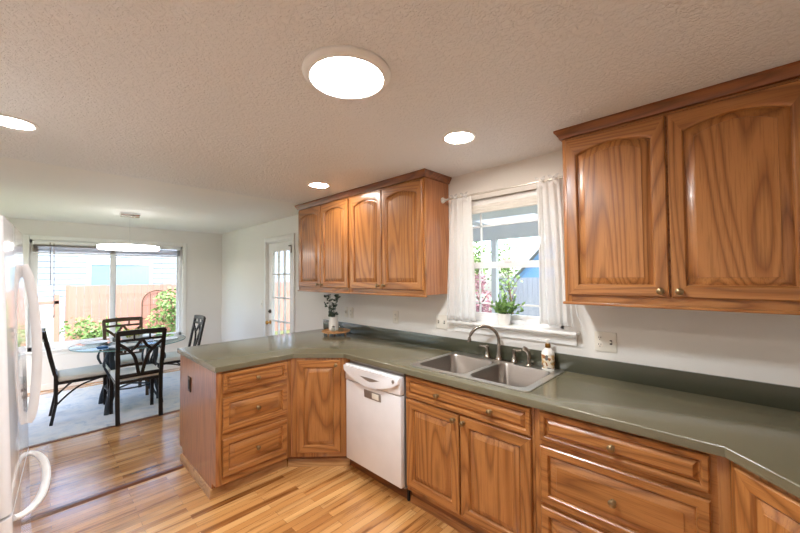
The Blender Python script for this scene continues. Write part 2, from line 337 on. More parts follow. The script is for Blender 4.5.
# ---- french door
k=window_root('door_1'); x0,x1,z0,z1=DR; g=G()
for a in ((x0-.06,x0,0,z1+.06),(x1,x1+.06,0,z1+.06),(x0,x1,z1,z1+.06)): g.box(a[0],a[1],-.018,-.001,a[2],a[3],.005)
g.box(x0,x0+.018,0,.12,0,z1).box(x1-.018,x1,0,.12,0,z1).box(x0,x1,0,.12,z1-.018,z1); obj('casing',g,mTrim,k)
a0,a1=x0+.02,x1-.02; ga0,ga1=a0+.105,a1-.10; gz0,gz1=.23,1.885; g=G(); yd=(.02,.062)
g.box(a0,ga0,*yd,.01,2.01).box(ga1,a1,*yd,.01,2.01).box(ga0,ga1,*yd,gz1,2.01).box(ga0,ga1,*yd,.01,gz0)
for i in (1,2): xx=ga0+(ga1-ga0)*i/3; g.box(xx-.011,xx+.011,.026,.056,gz0,gz1)
for i in range(1,5): zz=gz0+(gz1-gz0)*i/5; g.box(ga0,ga1,.026,.056,zz-.011,zz+.011)
obj('door_slab',g,mTrim,k); obj('pane',G().box(ga0,ga1,.04,.043,gz0,gz1),mGlass,k)
obj('door_knob',G().lathe([(.03,0),(.03,.006),(.011,.012),(.011,.03),(.026,.042),(.03,.055),(.024,.066),(.002,.07)],(a0+.06,.02,.86),16,axis='y'),mBrass,k)
obj('deadbolt',G().lathe([(.028,0),(.028,.012),(.012,.018),(.010,.03),(.002,.031)],(a0+.06,.02,1.02),16,axis='y'),mBronze,k)
for zz in (1.82,1.02,.22): obj('hinge',G().box(x1-.022,x1-.004,-.006,.02,zz-.05,zz+.05,.003),mBronze,k)
obj('door_closer',G().box(x1-.10,x1-.02,-.012,.019,1.93,1.945,.003).box(x1-.035,x1-.025,-.012,.0,1.84,1.945),mBronze,k)
# ================================================================ CABINETS
def rloop(W,H,inset,y,arch,n=14,z0=0.):
    "rectangle loop (optionally arched top); arch = rise"
    x0,x1,zb,zt=inset,W-inset,inset,H-inset; pts=[(x0,y,zb),(x1,y,zb)]
    for i in range(n+1):
        t=i/n; xx=x1+(x0-x1)*t; s=(2*t-1); rise=arch*(1-s*s) if arch else 0
        pts.append((xx,y,zt-(arch if arch else 0)+rise))
    return pts
def loops(g,L,close_end,mis):
    rows=[[g.b.verts.new(p) for p in l] for l in L]; n=len(rows[0])
    for j,(a,b) in enumerate(zip(rows,rows[1:])):
        for i in range(n):
            f=g.b.faces.new((a[i],a[(i+1)%n],b[(i+1)%n],b[i])); f.material_index=mis(i,n)
    if close_end: g.b.faces.new(rows[-1]).material_index=mis(-1,n)
    return rows
ARCHN=14
def door_front(W,H,rail,arch=0.,t=.02,level=False,bw=.034):
    "returns (frame mesh, raised panel mesh) spanning x0..W, z0..H, front at -y"
    n=ARCHN
    mi=(lambda i,n_:1 if (i==0 or 2<=i<n_-1) else 0) if not level else (lambda i,n_:1)
    f=G()
    def lp(ins,y,ar): return rloop(W,H,ins,y,ar,n)
    A=arch
    loops(f,[lp(.0,0,0),lp(0,-(t-.005),0),lp(.005,-t,0),lp(rail-.012,-t,A*.94),lp(rail-.007,-t+.001,A*.96),lp(rail-.002,-t+.006,A),lp(rail,-t+.0145,A)],False,mi)
    p=G(); mp=(lambda i,n_:1) if level else (lambda i,n_:0)
    loops(p,[lp(rail-.003,-t+.015,A),lp(rail+.004,-t+.0145,A),lp(rail+.007,-t+.0115,A),lp(rail+bw,-t+.003,A),lp(rail+bw+.0015,-t+.0005,A)],True,mp)
    return f,p
def knob(parent,x,z,y=-.02,name='knob'):
    return obj(name,G().lathe([(.011,0),(.011,.003),(.006,.006),(.0055,.014),(.012,.018),(.0155,.022),(.0155,.026),(.011,.030),(.002,.032)],(x,y,z),16,axis='y'),mKnob,parent)
def add_door(par,x,z,W,H,rail=.058,arch=0.,kn=None,name='door'):
    f,p=door_front(W,H,rail,arch); T=Matrix.Translation((x,0,z)); d=obj(name,f.xf(T),[oakZ,oakX],par); obj('raised_panel',p.xf(T),[oakZ,oakX],d)
    if kn: knob(d,x+kn[0],z+kn[1])
    return d
def add_drawer(par,x,z,W,H,kns,name='drawer'):
    rail=.042 if H>.2 else .028; f,p=door_front(W,H,rail,0,level=True,bw=.034 if H>.2 else .018); T=Matrix.Translation((x,0,z)); d=obj(name,f.xf(T),[oakZ,oakX],par); obj('raised_panel',p.xf(T),[oakZ,oakX],d)
    for kx in kns: knob(d,x+kx,z+H/2)
    return d
def carcass(par,W,D,z0,z1,mat=oakE,frame=True,top=False):
    g=G(); t=.016; y0=.02 if frame else 0
    g.box(0,t,y0,D,z0,z1).box(W-t,W,y0,D,z0,z1).box(t,W-t,y0,D,z0,z0+t).box(t,W-t,D-.006,D,z0,z1)
    if top: g.box(t,W-t,y0,D,z1-t,z1)
    obj('body',g,mat,par)
    if frame: obj('face_frame',G().box(0,.034,0,.02,z0,z1,.001).box(W-.034,W,0,.02,z0,z1,.001).box(.034,W-.034,.0004,.02,z0,z1,0,1),[oakZ,oakX],par)
CT=.875
def toe(par,x0,x1,y,h=.1,trim=True):
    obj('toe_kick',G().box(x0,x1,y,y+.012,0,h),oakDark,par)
    if trim: obj('base_trim',G().prism([(y,0),(y-.012,0),(y-.011,.03),(y-.005,.042),(y,.045)],x0,x1,axis='x'),oakX,par)
# -- sink base
t=thing('base_cabinet','oak sink base cabinet with two knob false front and two doors','cabinet',(-1.243,-.600,0)); W=.868
carcass(t,W,.578,.1,CT); toe(t,0,W,.040)
add_drawer(t,.008,.718,.846,.136,(.27,.63),'false_front')
add_door(t,.008,.135,.418,.570,.06,0,(.39,.54)); add_door(t,.436,.135,.418,.570,.06,0,(.028,.54))
# -- drawer base
t=thing('base_cabinet','oak three drawer base cabinet between the sink base and the angled corner','cabinet',(-.373,-.600,0)); W=.705
carcass(t,W,.578,.1,CT); toe(t,0,W,.040)
for z,h in ((.716,.138),(.424,.268),(.135,.268)): add_drawer(t,.03,z,.620,h,(.31,))
# -- right diagonal corner
t=thing('base_cabinet','oak angled corner base cabinet nearest the camera with one tall door','cabinet',(.334,-.612,0),-PI/4); W=.43
g=G().prism([(.334,-.610),(.639,-.914),(.655,-.93),(XR-.002,-.93),(XR-.002,-.022),(.334,-.022)],.1,CT); bm=g.b
obj('body',g,oakE,t,world=True); obj('face_frame',G().box(0,W,-.002,.004,.1,CT,.001),oakZ,t); toe(t,0,W,.06,trim=True)
add_door(t,.028,.135,.375,.715,.06,0,(.345,.64))
# -- left diagonal corner
t=thing('base_cabinet','oak corner base cabinet with one narrow door beside the dishwasher','cabinet',(-2.195,-.926,0),PI/4); W=.447
obj('body',G().prism([(-2.196,-.925),(-1.881,-.612),(-1.851,-.612),(-1.851,-.022),(-3.07,-.022),(-3.07,-.925)],.1,CT),oakE,t,world=True)
obj('face_frame',G().box(0.01,W-.01,-.004,.002,.1,CT,.001),oakZ,t)
obj('toe_kick',G().box(-.040,.464,.055,.067,0,.1),oakDark,t); obj('toe_kick',G().box(-1.912,-1.843,-.56,-.548,0,.1),oakDark,t,world=True); obj('base_trim',G().prism([(.055,0),(.040,0),(.041,.045),(.048,.058),(.055,.06)],-.036,.458,axis='x'),oakTrim,t,label='pale oak shoe moulding')
obj('filler_strip',G().box(-1.880,-1.851,-.616,-.610,.1,CT),oakZ,t,world=True)
add_door(t,.05,.135,.345,.722,.06,0,(.31,.687))
# -- peninsula
t=thing('base_cabinet','oak three drawer peninsula cabinet with a plain end panel','cabinet',(-2.197,-1.478,0),PI/2); W=.552
g=G(); D=.873
g.box(.016,W,.02,D,.1,CT); obj('body',g,oakE,t); obj('face_frame',G().box(.016,.042,0,.02,.1,CT,.001).box(W-.036,W,0,.02,.1,CT,.001).box(.042,W-.036,.0004,.02,.1,CT,0,1),[oakZ,oakX],t)
obj('end_panel',G().prism([(.0,.1),(.075,.1),(.075,0),(D-.09,0),(D-.09,.1),(D,.1),(D,CT),(0,CT)],0,.016,axis='x'),oakE,t,label='plain oak veneer end')
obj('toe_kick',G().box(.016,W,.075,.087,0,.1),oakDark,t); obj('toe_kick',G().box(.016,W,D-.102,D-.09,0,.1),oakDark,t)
g=G().prism([(.075,0),(.060,0),(.061,.045),(.068,.058),(.075,.06)],-.014,W,axis='x'); g.prism([(-.001,0),(-.015,0),(-.014,.045),(-.007,.058),(-.001,.06)],.060,D-.075,axis='y'); obj('base_trim',g,oakTrim,t,label='pale oak shoe moulding')
for z,h in ((.718,.138),(.452,.234),(.155,.252)): add_drawer(t,.042,z,.472,h,(.236,))
# -- dishwasher
t=thing('dishwasher','white built in dishwasher between the corner and sink cabinets','dishwasher',(-1.845,-.612,0)); W=.596
obj('tub',G().box(.004,W-.004,.0,.57,.1,.868),mGrey,t); obj('door',G().box(.003,W-.003,-.04,0,.118,.718,.006),mAppl,t)
g=G(); n=22; top=.845
pts=[(.003,top),(W-.003,top)]
low=[]
for i in range(n+1):
    u=1-i/n; x=.003+(W-.006)*u; low.append((x,.728-.0*math.sin(u*PI)))
cp=obj('control_panel',G().prism([(.003,.724),(W-.003,.724),(W-.003,top),(.003,top)],-.046,0,.006,axis='y'),mAppl,t)
g=G(); up=[];lo=[]
for i in range(n+1):
    u=i/n; x=.004+(W-.008)*u; up.append((x,.838)); lo.append((x,.800-.077*math.sin(u*PI)**.9))
g.prism(up+lo[::-1],-.066,-.040,.004,axis='y'); obj('handle_lip',g,mAppl,t)
g=G(); up=[];lo=[]
for i in range(n+1):
    u=i/n; x=.2+.22*u; s=math.sin(u*PI); up.append((x,.789+.004*s)); lo.append((x,.789-.022*s**1.6))
g.prism(up+lo[::-1][1:-1],-.0675,-.060,axis='y'); obj('handle_recess_shade',g,mGrey,cp)  # raised grey lens stands in for the shade inside the pocket handle
obj('badge',G().lathe([(.012,0),(.012,.003),(.002,.004)],(W-.045,-.066,.815),16,axis='y'),mGrey,cp)
lb=obj('clean_sign',G().box(.225,.405,-.045,-.040,.636,.692,.003),mGrey,t,label='grey framed magnetic sign'); obj('sign_slider',G().box(.315,.385,-.048,-.0445,.644,.684,.002),mPlate,lb)
obj('kick_plate',G().box(.003,W-.003,.05,.062,.0,.112),oakDark,t); obj('shaded_gap',G().box(W-.02,W-.004,.035,.05,.005,.1),mBlack,t)  # black block stands in for the shaded gap at the corner
# -- countertop with sink cut-out, backsplash
def counter():
    b=bmesh.new(); zt=.914; th=.038
    P=[(-3.112,-.001),(-3.112,-1.492),(-2.171,-1.492),(-2.171,-.923),(-1.883,-.645),(.32,-.645),(.625,-.95),(XR-.001,-.95),(XR-.001,-.001)]
    H=[(-1.225,-.548),(-.443,-.548),(-.443,-.05),(-1.225,-.05)]
    def loop(ps): 
        v=[b.verts.new((x,y,zt)) for x,y in ps]; return [b.edges.new((v[i],v[(i+1)%len(v)])) for i in range(len(v))]
    e=loop(P)+loop(H); bmesh.ops.triangle_fill(b,use_beauty=True,use_dissolve=True,edges=e)
    ex=bmesh.ops.extrude_face_region(b,geom=b.faces[:]); bmesh.ops.translate(b,verts=[v for v in ex['geom'] if isinstance(v,bmesh.types.BMVert)],vec=(0,0,-th))
    bmesh.ops.recalc_face_normals(b,faces=b.faces[:])
    ed=[x for x in b.edges if len(x.link_faces)==2 and x.calc_face_angle()>.9 and all(v.co.z>zt-1e-4 for v in x.verts) and not all(abs(v.co.y+.001)<1e-4 or v.co.x>XR-.01 for v in x.verts)]
    bmesh.ops.bevel(b,geom=ed,offset=.007,segments=3,profile=.5,affect='EDGES'); g=G(); g.b.free(); g.b=b; return g
t=thing('countertop','olive green countertop wrapping from the peninsula past the sink','countertop',(-.9,-.3,.876))
obj('slab',counter(),mCounter,t,world=True)
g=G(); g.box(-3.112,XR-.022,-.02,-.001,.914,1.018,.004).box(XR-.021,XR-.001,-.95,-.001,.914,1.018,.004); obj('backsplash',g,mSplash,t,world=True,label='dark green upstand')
# -- sink
t=thing('sink','stainless double bowl drop in sink under the window','sink',(-.834,-.297,.914))
def bowl(g,x0,x1,y0,y1,zt,d,r=.055):
    def rr(x0,x1,y0,y1,z,r,n=6):
        out=[]
        for cx,cy,a in ((x1-r,y1-r,0),(x0+r,y1-r,90),(x0+r,y0+r,180),(x1-r,y0+r,270)):
            for i in range(n+1): q=R(a+90*i/n); out.append((cx+r*math.cos(q),cy+r*math.sin(q),z))
        return out
    L=[rr(x0-.004,x1+.004,y0-.004,y1+.004,zt,r+.004),rr(x0,x1,y0,y1,zt-.006,r),rr(x0+.008,x1-.008,y0+.008,y1-.008,zt-d+.03,r),rr(x0+.022,x1-.022,y0+.022,y1-.022,zt-d+.006,r),rr(x0+.06,x1-.06,y0+.06,y1-.06,zt-d,r)]
    loops(g,L,True,lambda i,n:0); return L[0]
def sinkmesh():
    b=bmesh.new(); z=.9195
    out=[(-1.25,-.572),(-.418,-.572),(-.418,-.022),(-1.25,-.022)]
    def rr2(x0,x1,y0,y1,r,n=6):
        o=[]
        for cx,cy,a in ((x1-r,y1-r,0),(x0+r,y1-r,90),(x0+r,y0+r,180),(x1-r,y0+r,270)):
            for i in range(n+1): q=R(a+90*i/n); o.append((cx+r*math.cos(q),cy+r*math.sin(q)))
        return o
    def loop(ps):
        v=[b.verts.new((x,y,z)) for x,y in ps]; return [b.edges.new((v[i],v[(i+1)%len(v)])) for i in range(len(v))]
    bl=[(-1.208,-.846,-.532,-.115),(-.808,-.462,-.532,-.115)]
    e=loop(rr2(-1.25,-.418,-.572,-.022,.03)); ee=[]
    for q in bl: ee+=loop(rr2(q[0]-.004,q[1]+.004,q[2]-.004,q[3]+.004,.059))
    bmesh.ops.triangle_fill(b,use_beauty=True,use_dissolve=False,edges=e+ee)
    r=bmesh.ops.extrude_edge_only(b,edges=e); bmesh.ops.translate(b,verts=[v for v in r['geom'] if isinstance(v,bmesh.types.BMVert)],vec=(0,0,-.0045))
    g=G(); g.b.free(); g.b=b; return g,bl,z
g,bl,z=sinkmesh(); obj('rim',g,mRim,t,world=True)
for q in bl:
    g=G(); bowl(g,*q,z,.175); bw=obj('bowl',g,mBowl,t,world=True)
    cx,cy=(q[0]+q[1])/2,(q[2]+q[3])/2; obj('drain',G().lathe([(.045,0),(.045,.004),(.03,.002),(.028,-.001)],(cx,cy,z-.174),20),mChrome,bw,world=True)
# -- faucet
t=thing('faucet','brushed nickel arched faucet with two lever handles and side sprayer','faucet',(-.85,-.065,.9195))
obj('deck_plate',G().box(-.115,.125,-.028,.028,.0,.007,.0025),mNickel,t)
g=G().lathe([(.027,.007),(.027,.012),(.021,.02),(.017,.05),(.015,.10),(.0125,.12)],(0,0,0),20)
d=Vector((-math.sin(R(52)),-math.cos(R(52)),0)); rad=.102; base=.136; P=[Vector((0,0,.10)),Vector((0,0,base))]
for i in range(1,19):
    a=PI*i/18*.99; P.append(d*(rad-rad*math.cos(a))+Vector((0,0,base+rad*math.sin(a))))
P.append(P[-1]+(P[-1]-P[-2]).normalized()*.004)
g.tube(P,.0105,12); obj('spout',g,mNickel,t); e=P[-1]; dd=(P[-1]-P[-2]).normalized()
obj('aerator',G().tube([e-dd*.012,e+dd*.006],.0135,12),mNickel,t)
for sx,nm in ((-.092,-1),(.113,1)):
    g=G().lathe([(.026,.007),(.026,.012),(.02,.02),(.013,.045),(.011,.068),(.0135,.076),(.0135,.088),(.006,.094)],(sx,0,0),18)
    h=obj('handle_base',g,mNickel,t); dd=Vector((-.9,-.43,0)) if nm<0 else Vector((.75,.35,0))
    obj('lever',G().tube([Vector((sx,0,.083)),Vector((sx,0,.086))+dd*.03,Vector((sx,0,.089))+dd*.055],[.009,.0065,.0055],10),mNickel,h)
g=G().lathe([(.022,0),(.022,.005),(.014,.015),(.012,.04)],(.222,-.015,0),18); s=obj('sprayer_base',g,mNickel,t)
obj('sprayer',G().tube(spline([(.222,-.015,.035),(.222,-.015,.075),(.214,-.025,.105),(.196,-.04,.118)],5),[.011,.011,.0115,.012,.013,.014,.014,.015,.015,.016,.016,.016,.016,.016,.016,.015][:16],12),mNickel,s)
# -- upper cabinets
def crown(par,x0,x1,D,zt,left,right):
    "stepped crown moulding: front run and mitred returns, local frame"
    prof=[(0,0),(-.012,.004),(-.014,.012),(-.029,.034),(-.034,.040),(-.034,.052),(0,.052)]
    g=G(); rows=[]
    for ox,h in prof:
        o=-ox; row=[]
        if left: row+=[(x0-o,D,zt+h),(x0-o,-o,zt+h)]
        else: row+=[(x0,-o,zt+h)]
        if right: row+=[(x1+o,-o,zt+h),(x1+o,D,zt+h)]
        else: row+=[(x1,-o,zt+h)]
        rows.append([g.b.verts.new(p) for p in row])
    n=len(rows)
    for i in range(n):
        a,b=rows[i],rows[(i+1)%n]
        for k in range(len(a)-1):
            try: g.b.faces.new((a[k],a[k+1],b[k+1],b[k]))
            except ValueError: pass
    for k in (0,-1):
        try: g.b.faces.new([r[k] for r in rows])
        except ValueError: pass
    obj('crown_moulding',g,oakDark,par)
def upper(x0,W,doors,label,left,right,z0=1.372,z1=2.266,lip=True):
    t=thing('wall_cabinet',label,'cabinet',(x0,-.308,0)); carcass(t,W,.307,z0,z1,oakE,True,True)
    for i,(dx,dw) in enumerate(doors):
        add_door(t,dx,z0+.038,dw,z1-z0-.052,.058,.036,(dw-.03,.03) if i==0 else (.03,.03))
    crown(t,0,W,.307,z1,left,right)
    obj('light_rail',G().box(-.01*left,W+.01*right,-.012,.01,z0-.014,z0+.0,.003).box(-.01*left,.006,.01,.307,z0-.014,z0) if left else G().box(0,W+.01*right,-.012,.01,z0-.014,z0,.003),oakX,t)
    return t
upper(-3.155,.935,[(.022,.434),(.467,.446)],'oak wall cabinet above the tray with two arched doors',True,False)
upper(-2.219,.905,[(.015,.423),(.447,.446)],'oak wall cabinet with two arched doors left of the sink window',False,True)
upper(-.314,.941,[(.022,.436),(.466,.436)],'large oak wall cabinet with two arched doors right of the sink window',True,False)
# ================================================================ REFRIGERATOR
t=thing('refrigerator','glossy white bottom freezer refrigerator with bowed handles','refrigerator',(-2.225,-2.322,.004),R(-2.4)); W=.735; t.rotation_euler=(R(2),0,R(-2.4))
obj('body',G().box(.005,W-.005,-.72,-.075,0.045,1.735,.008),mApplM,t)
def rdoor(z0,z1): 
    g=G(); r=.028; n=6; P=[(0.,-.075)]
    for i in range(n+1): a=R(180-90*i/n); P.append((r+r*math.cos(a),-r+r*math.sin(a)))
    for i in range(n+1): a=R(90-90*i/n); P.append((W-r+r*math.cos(a),-r+r*math.sin(a)))
    P.append((W,-.075)); return g.prism(P,z0,z1)
d=obj('refrigerator_door',rdoor(.685,1.745),mAppl,t); f=obj('freezer_drawer',rdoor(.09,.672),mAppl,t)
P=spline([(.075,0,.815),(.075,.018,.86),(.075,.034,1.0),(.075,.042,1.2),(.075,.034,1.4),(.075,.018,1.53),(.075,0,1.585)],6)
obj('handle',G().tube(P,.019,10,flat=.55,up=(1,0,0)),mApplM,d)
P=spline([(.045,0,.652),(.07,.030,.645),(.18,.060,.635),(.365,.072,.63),(.55,.060,.635),(.66,.030,.645),(.69,0,.652)],6)
obj('handle',G().tube(P,.015,10,flat=.7),mApplM,f)
obj('hinge_cap',G().box(.56,.72,-.16,-.02,1.745,1.765,.006),mApplM,t); obj('kick_grille',G().box(.01,W-.01,-.1,-.06,.008,.085,.004),mGrey,t)
# ================================================================ KITCHEN WINDOW DRESSING
t=thing('curtain_rod','nickel curtain rod with round finials over the sink window','curtain rod',(-.835,-.082,2.122))
obj('rod',G().tube([(-.445,0,0),(.445,0,0)],.008,10),mRod,t)
for s in (-1,1):
    obj('finial',G().lathe([(.006,0),(.012,.008),(.009,.014),(.022,.026),(.025,.038),(.018,.052),(.004,.06)],(s*.445,0,0),16,axis='x') if s>0 else G().lathe([(.006,0),(.012,-.008),(.009,-.014),(.022,-.026),(.025,-.038),(.018,-.052),(.004,-.06)],(s*.445,0,0),16,axis='x'),mRod,t)
    obj('bracket',G().tube([(s*.40,0,0),(s*.40,.05,.0),(s*.40,.079,.0)],.006,8).box(s*.40-.012,s*.40+.012,.072,.081,-.025,.025,.002),mRod,t)
def curtain(name,label,top,bot,zt,zb,waves,seed,amp=.018):
    rng=random.Random(seed); t=thing(name,label,'curtain',((top[0]+top[1])/2,-.085,zb),group=None); g=G(); nx,nz=72,26; V=[]
    ph=[rng.uniform(0,6.28) for _ in range(4)]
    for j in range(nz+1):
        v=j/nz; z=zt+(zb-zt)*v; e=v**.8
        a=top[0]+(bot[0]-top[0])*e; b=top[1]+(bot[1]-top[1])*e
        for i in range(nx+1):
            u=i/nx; ww=amp*(.55+.45*v)*(math.sin(u*waves*2*PI+ph[0]+.6*v)+.35*math.sin(u*waves*4.3*PI+ph[1]))*.72
            dip=.012*abs(math.sin(u*waves*PI))*(1-v)**6
            V.append(g.b.verts.new((a+(b-a)*u+.006*math.sin(3*v+u*9+ph[2]),-.088+ww,z-dip+.004*math.sin(u*20+ph[3])*v)))
    for j in range(nz):
        for i in range(nx): k=j*(nx+1)+i; g.b.faces.new((V[k],V[k+1],V[k+nx+2],V[k+nx+1]))
    o=obj('panel',g,mSheer,t,world=True); m=o.modifiers.new('thickness','SOLIDIFY'); m.thickness=.0012
    for i in range(2 if True else 3):
        u=(i+.5)/2; x=top[0]+(top[1]-top[0])*u; kn=G()
        kn.lathe([(.014,-.012),(.018,-.006),(.018,.006),(.014,.012)],(x,-.082,2.122),14,axis='x'); kn.ball((x+.004,-.105,2.118),.014,10,sc=(1,.8,1.1))
        for sg in (-1,1): kn.leaf((x,-.105,2.118),(sg*.7,-.2,.55),(0,-1,0),.045,.022); kn.leaf((x,-.105,2.115),(sg*.5,-.15,-.9),(0,-1,0),.05,.02)
        obj('tie_tab',kn,mSheer,t,world=True)
    return t
curtain('curtain','sheer white tie top curtain at the window side by the left cabinet',(-1.232,-1.045),(-1.285,-1.03),2.122,1.178,4,3)
curtain('curtain','sheer white tie top curtain against the large right cabinet',(-.56,-.395),(-.55,-.35),2.122,1.205,4,8)
t=thing('roman_shade','white shade gathered at the top of the sink window','shade',(-.822,.02,2.0))
obj('head_rail',G().box(-.375,.375,-.012,.02,.055,.095,.004),mTrim,t)
obj('fabric_stack',G().box(-.372,.372,-.014,.016,.034,.057,.008).box(-.372,.372,-.016,.014,.012,.036,.008).box(-.372,.372,-.012,.012,-.005,.014,.006),mCush,t)
# blind cord hanging by right cabinet
tag(obj('pull_cord',G().tube(spline([(-.355,-.03,2.05),(-.345,-.05,1.7),(-.338,-.06,1.33),(-.318,-.06,1.24),(-.312,-.058,1.21)],5),.003,6),mTrim),'white pull cord hanging beside the large right wall cabinet','cord')
# ---- mini blind at dining window
t=thing('window_blind','white mini blind drawn up under the dining window head','blind',(XF-.004,-1.535,1.86))
obj('head_rail',G().box(-.022,.022,-.87,.87,.135,.19,.004),mVinyl,t); 
g=G()
for i in range(12): g.box(-.022,.022,-.865,.865,.035+i*.0075,.0385+i*.0075)
obj('slat_stack',g,mGrey,t); obj('bottom_rail',G().box(-.022,.022,-.866,.866,.01,.028,.004),mVinyl,t)  # slats of the white blind coloured grey to imitate backlit shade
obj('tilt_wand',G().tube([(.028,-.70,.16),(.03,-.69,-.35),(.03,-.688,-.42)],.005,8),mGrey,t); 
for y,l in ((-.665,-.85),(-.655,-.83),(.60,-.6)): obj('lift_cord',G().tube([(.027,y,.15),(.028,y+.01,l)],.0028,6).lathe([(.003,l-.03),(.007,l-.02),(.004,l)],(.028,y+.01,0),8),mGrey,t)
# ================================================================ WALL PLATES
def plate(x,z,W,label,kinds,H=.115,group=None,cat='outlet',name='outlet_plate'):
    t=thing(name,label,cat,(x,-.001,z),group=group); obj('cover',G().box(-W/2,W/2,-.006,0,-H/2,H/2,.002),mPlate,t)
    n=len(kinds)
    for i,k in enumerate(kinds):
        cx=-W/2+W*(i+.5)/n
        if k=='o':
            for dz in (-.02,.02):
                rc=obj('receptacle',G().lathe([(.0155,0),(.0155,.0025),(.013,.003)],(cx,-.006,dz),18,axis='y'),mPlate,t)
                obj('slots',G().box(cx-.0075,cx-.0045,-.0095,-.0088,dz-.001,dz+.008).box(cx+.0045,cx+.0075,-.0095,-.0088,dz-.001,dz+.008).lathe([(.0028,0),(.0028,.0006)],(cx,-.0088,dz-.008),8,axis='y'),mSlot,rc)
        else:
            obj('toggle_slot',G().box(cx-.006,cx+.006,-.0068,-.0058,-.013,.013),mSlot,t); obj('toggle',G().prism([(-.004,-.006),(-.022,.002),(-.02,.009),(-.004,.006)],cx-.0045,cx+.0045,axis='x'),mPlate,t)
    return t
plate(-.197,1.122,.115,'ivory double plate with outlet and toggle below the large cabinet','ot'); plate(-1.398,1.135,.118,'white double switch plate beside the window curtain','tt',cat='switch',name='switch_plate')
plate(-1.934,1.135,.07,'single outlet plate midway along the wall between tray and window','o'); plate(-2.692,1.133,.055,'narrow plate behind the vase, farther of the pair','t',cat='switch',name='switch_plate'); plate(-2.605,1.132,.066,'single outlet plate above the tray, nearer of the pair','o')
plate(-4.77,1.115,.07,'light switch plate beside the french door','t',cat='switch',name='switch_plate')
t=thing('outlet_plate','dark bronze outlet plate on the peninsula end panel','outlet',(-2.79,-1.479,.672)); obj('cover',G().box(-.036,.036,-.006,0,-.058,.058,.002),mBronze,t); obj('receptacle',G().box(-.016,.016,-.011,-.006,-.034,.034,.004),mSlot,t)
# ================================================================ THINGS ON COUNTER AND SILL
t=thing('soap_dispenser','white soap pump bottle with printed floral label at the sink corner','bottle',(-.505,-.075,.9195))
obj('bottle',G().lathe([(.034,0),(.0385,.004),(.0385,.102),(.036,.112),(.024,.128),(.0135,.138),(.0135,.142)],(0,0,0),28),mCer,t)
def labelmat():
    a=NT('printed_label'); v=a.coord(); vo=a.n('TexVoronoi'); a.l(v,vo.inputs['Vector']); vo.inputs['Scale'].default_value=62
    s=a.n('SeparateColor'); a.l(vo.outputs['Color'],s.inputs[0]); c=a.ramp(s.outputs[0],[(.0,srgb(222,210,186)),(.35,srgb(196,160,104)),(.55,srgb(150,96,50)),(.7,srgb(96,96,92)),(.85,srgb(226,216,198))]); c.node.color_ramp.interpolation='CONSTANT'; a.l(c,a.b.inputs['Base Color']); a.set(Roughness=.4); return a.m
mLabel=labelmat(); obj('label_wrap',G().lathe([(.0386,.014),(.0391,.015),(.0391,.096),(.0386,.097)],(0,0,0),28),mLabel,t)
obj('collar',G().lathe([(.0155,.138),(.0165,.140),(.0165,.160),(.012,.165)],(0,0,0),20),mGold,t); obj('pump',G().lathe([(.006,.165),(.006,.178),(.011,.180),(.011,.190),(.004,.192)],(0,0,0),14).tube([(0,0,.185),(-.03,-.006,.186),(-.04,-.008,.181)],.0048,8),mCer,t)
# potted plant on sill
t=thing('potted_plant','small bushy green plant in a white pot on the window sill','plant',(-.83,-.018,1.168))
obj('pot',G().lathe([(.036,0),(.041,.004),(.044,.07),(.044,.078),(.040,.078),(.039,.066),(.002,.064)],(0,0,0),26),mCer,t)
rng=random.Random(4); g=G(); st=G()
for i in range(30):
    a=rng.uniform(0,2*PI); el=rng.uniform(.25,1.45); L=rng.uniform(.07,.15); d=Vector((math.cos(a)*math.cos(el),math.sin(a)*math.cos(el)*.6,math.sin(el))); b=Vector((rng.uniform(-.02,.02),rng.uniform(-.02,.02),.06))
    st.tube([b,b+d*L*.5,b+d*L],[.0016,.0014,.001],5)
    for k in range(7):
        q=b+d*L*(.3+.11*k); e=Vector((rng.uniform(-1,1),rng.uniform(-.8,.6),rng.uniform(-.1,1))); g.leaf(q,e+d*.6,(0,0,1) if k%2 else (.2,-1,.2),rng.uniform(.026,.040),rng.uniform(.013,.019),.3)
obj('stems',st,mLeafD,t); obj('foliage',g,mLeaf,t)
# tray with vase and jar
t=thing('serving_tray','round wooden tray on short legs at the counter corner','tray',(-2.63,-.182,.9142))
obj('board',G().lathe([(.138,.032),(.146,.036),(.146,.047),(.138,.050),(.135,.042),(.002,.042)],(0,0,0),36),oakTray,t)
for a in (35,155,275): obj('leg',G().lathe([(.007,0),(.010,.006),(.012,.033)],(.10*math.cos(R(a)),.10*math.sin(R(a)),0),10),oakTray,t)
t=thing('vase','cream ceramic vase of dark leafy sprigs on the wooden tray','vase',(-2.668,-.185,.957))
obj('vessel',G().lathe([(.042,0),(.048,.006),(.050,.06),(.047,.11),(.050,.142),(.044,.142),(.042,.11),(.002,.02)],(0,0,0),26),mCer,t)
rng=random.Random(23); g=G(); st=G()
for i in range(9):
    a=rng.uniform(0,2*PI); sp=rng.uniform(.03,.13); h=rng.uniform(.12,.24); P=spline([(0,0,.05),(math.cos(a)*sp*.2,math.sin(a)*sp*.2,.15),(math.cos(a)*sp*.6,math.sin(a)*sp*.4,.15+h*.6),(math.cos(a)*sp,math.sin(a)*sp*.6,.14+h)],4); st.tube(P,.0018,5)
    for k in range(5,len(P)):
        for s in (-1,1):
            if rng.random()<.75: g.leaf(P[k],(s*rng.uniform(.5,1),rng.uniform(-.6,.4),rng.uniform(-.2,.5)),(0,0,1) if rng.random()<.5 else (0,-1,.3),rng.uniform(.026,.042),rng.uniform(.018,.028),.15)
for i in range(26): g.leaf((rng.uniform(-.03,.03),rng.uniform(-.03,.03),rng.uniform(.14,.18)),(rng.uniform(-1,1),rng.uniform(-1,1),rng.uniform(-.1,.8)),(0,-1,.4),.035,.026,.2)
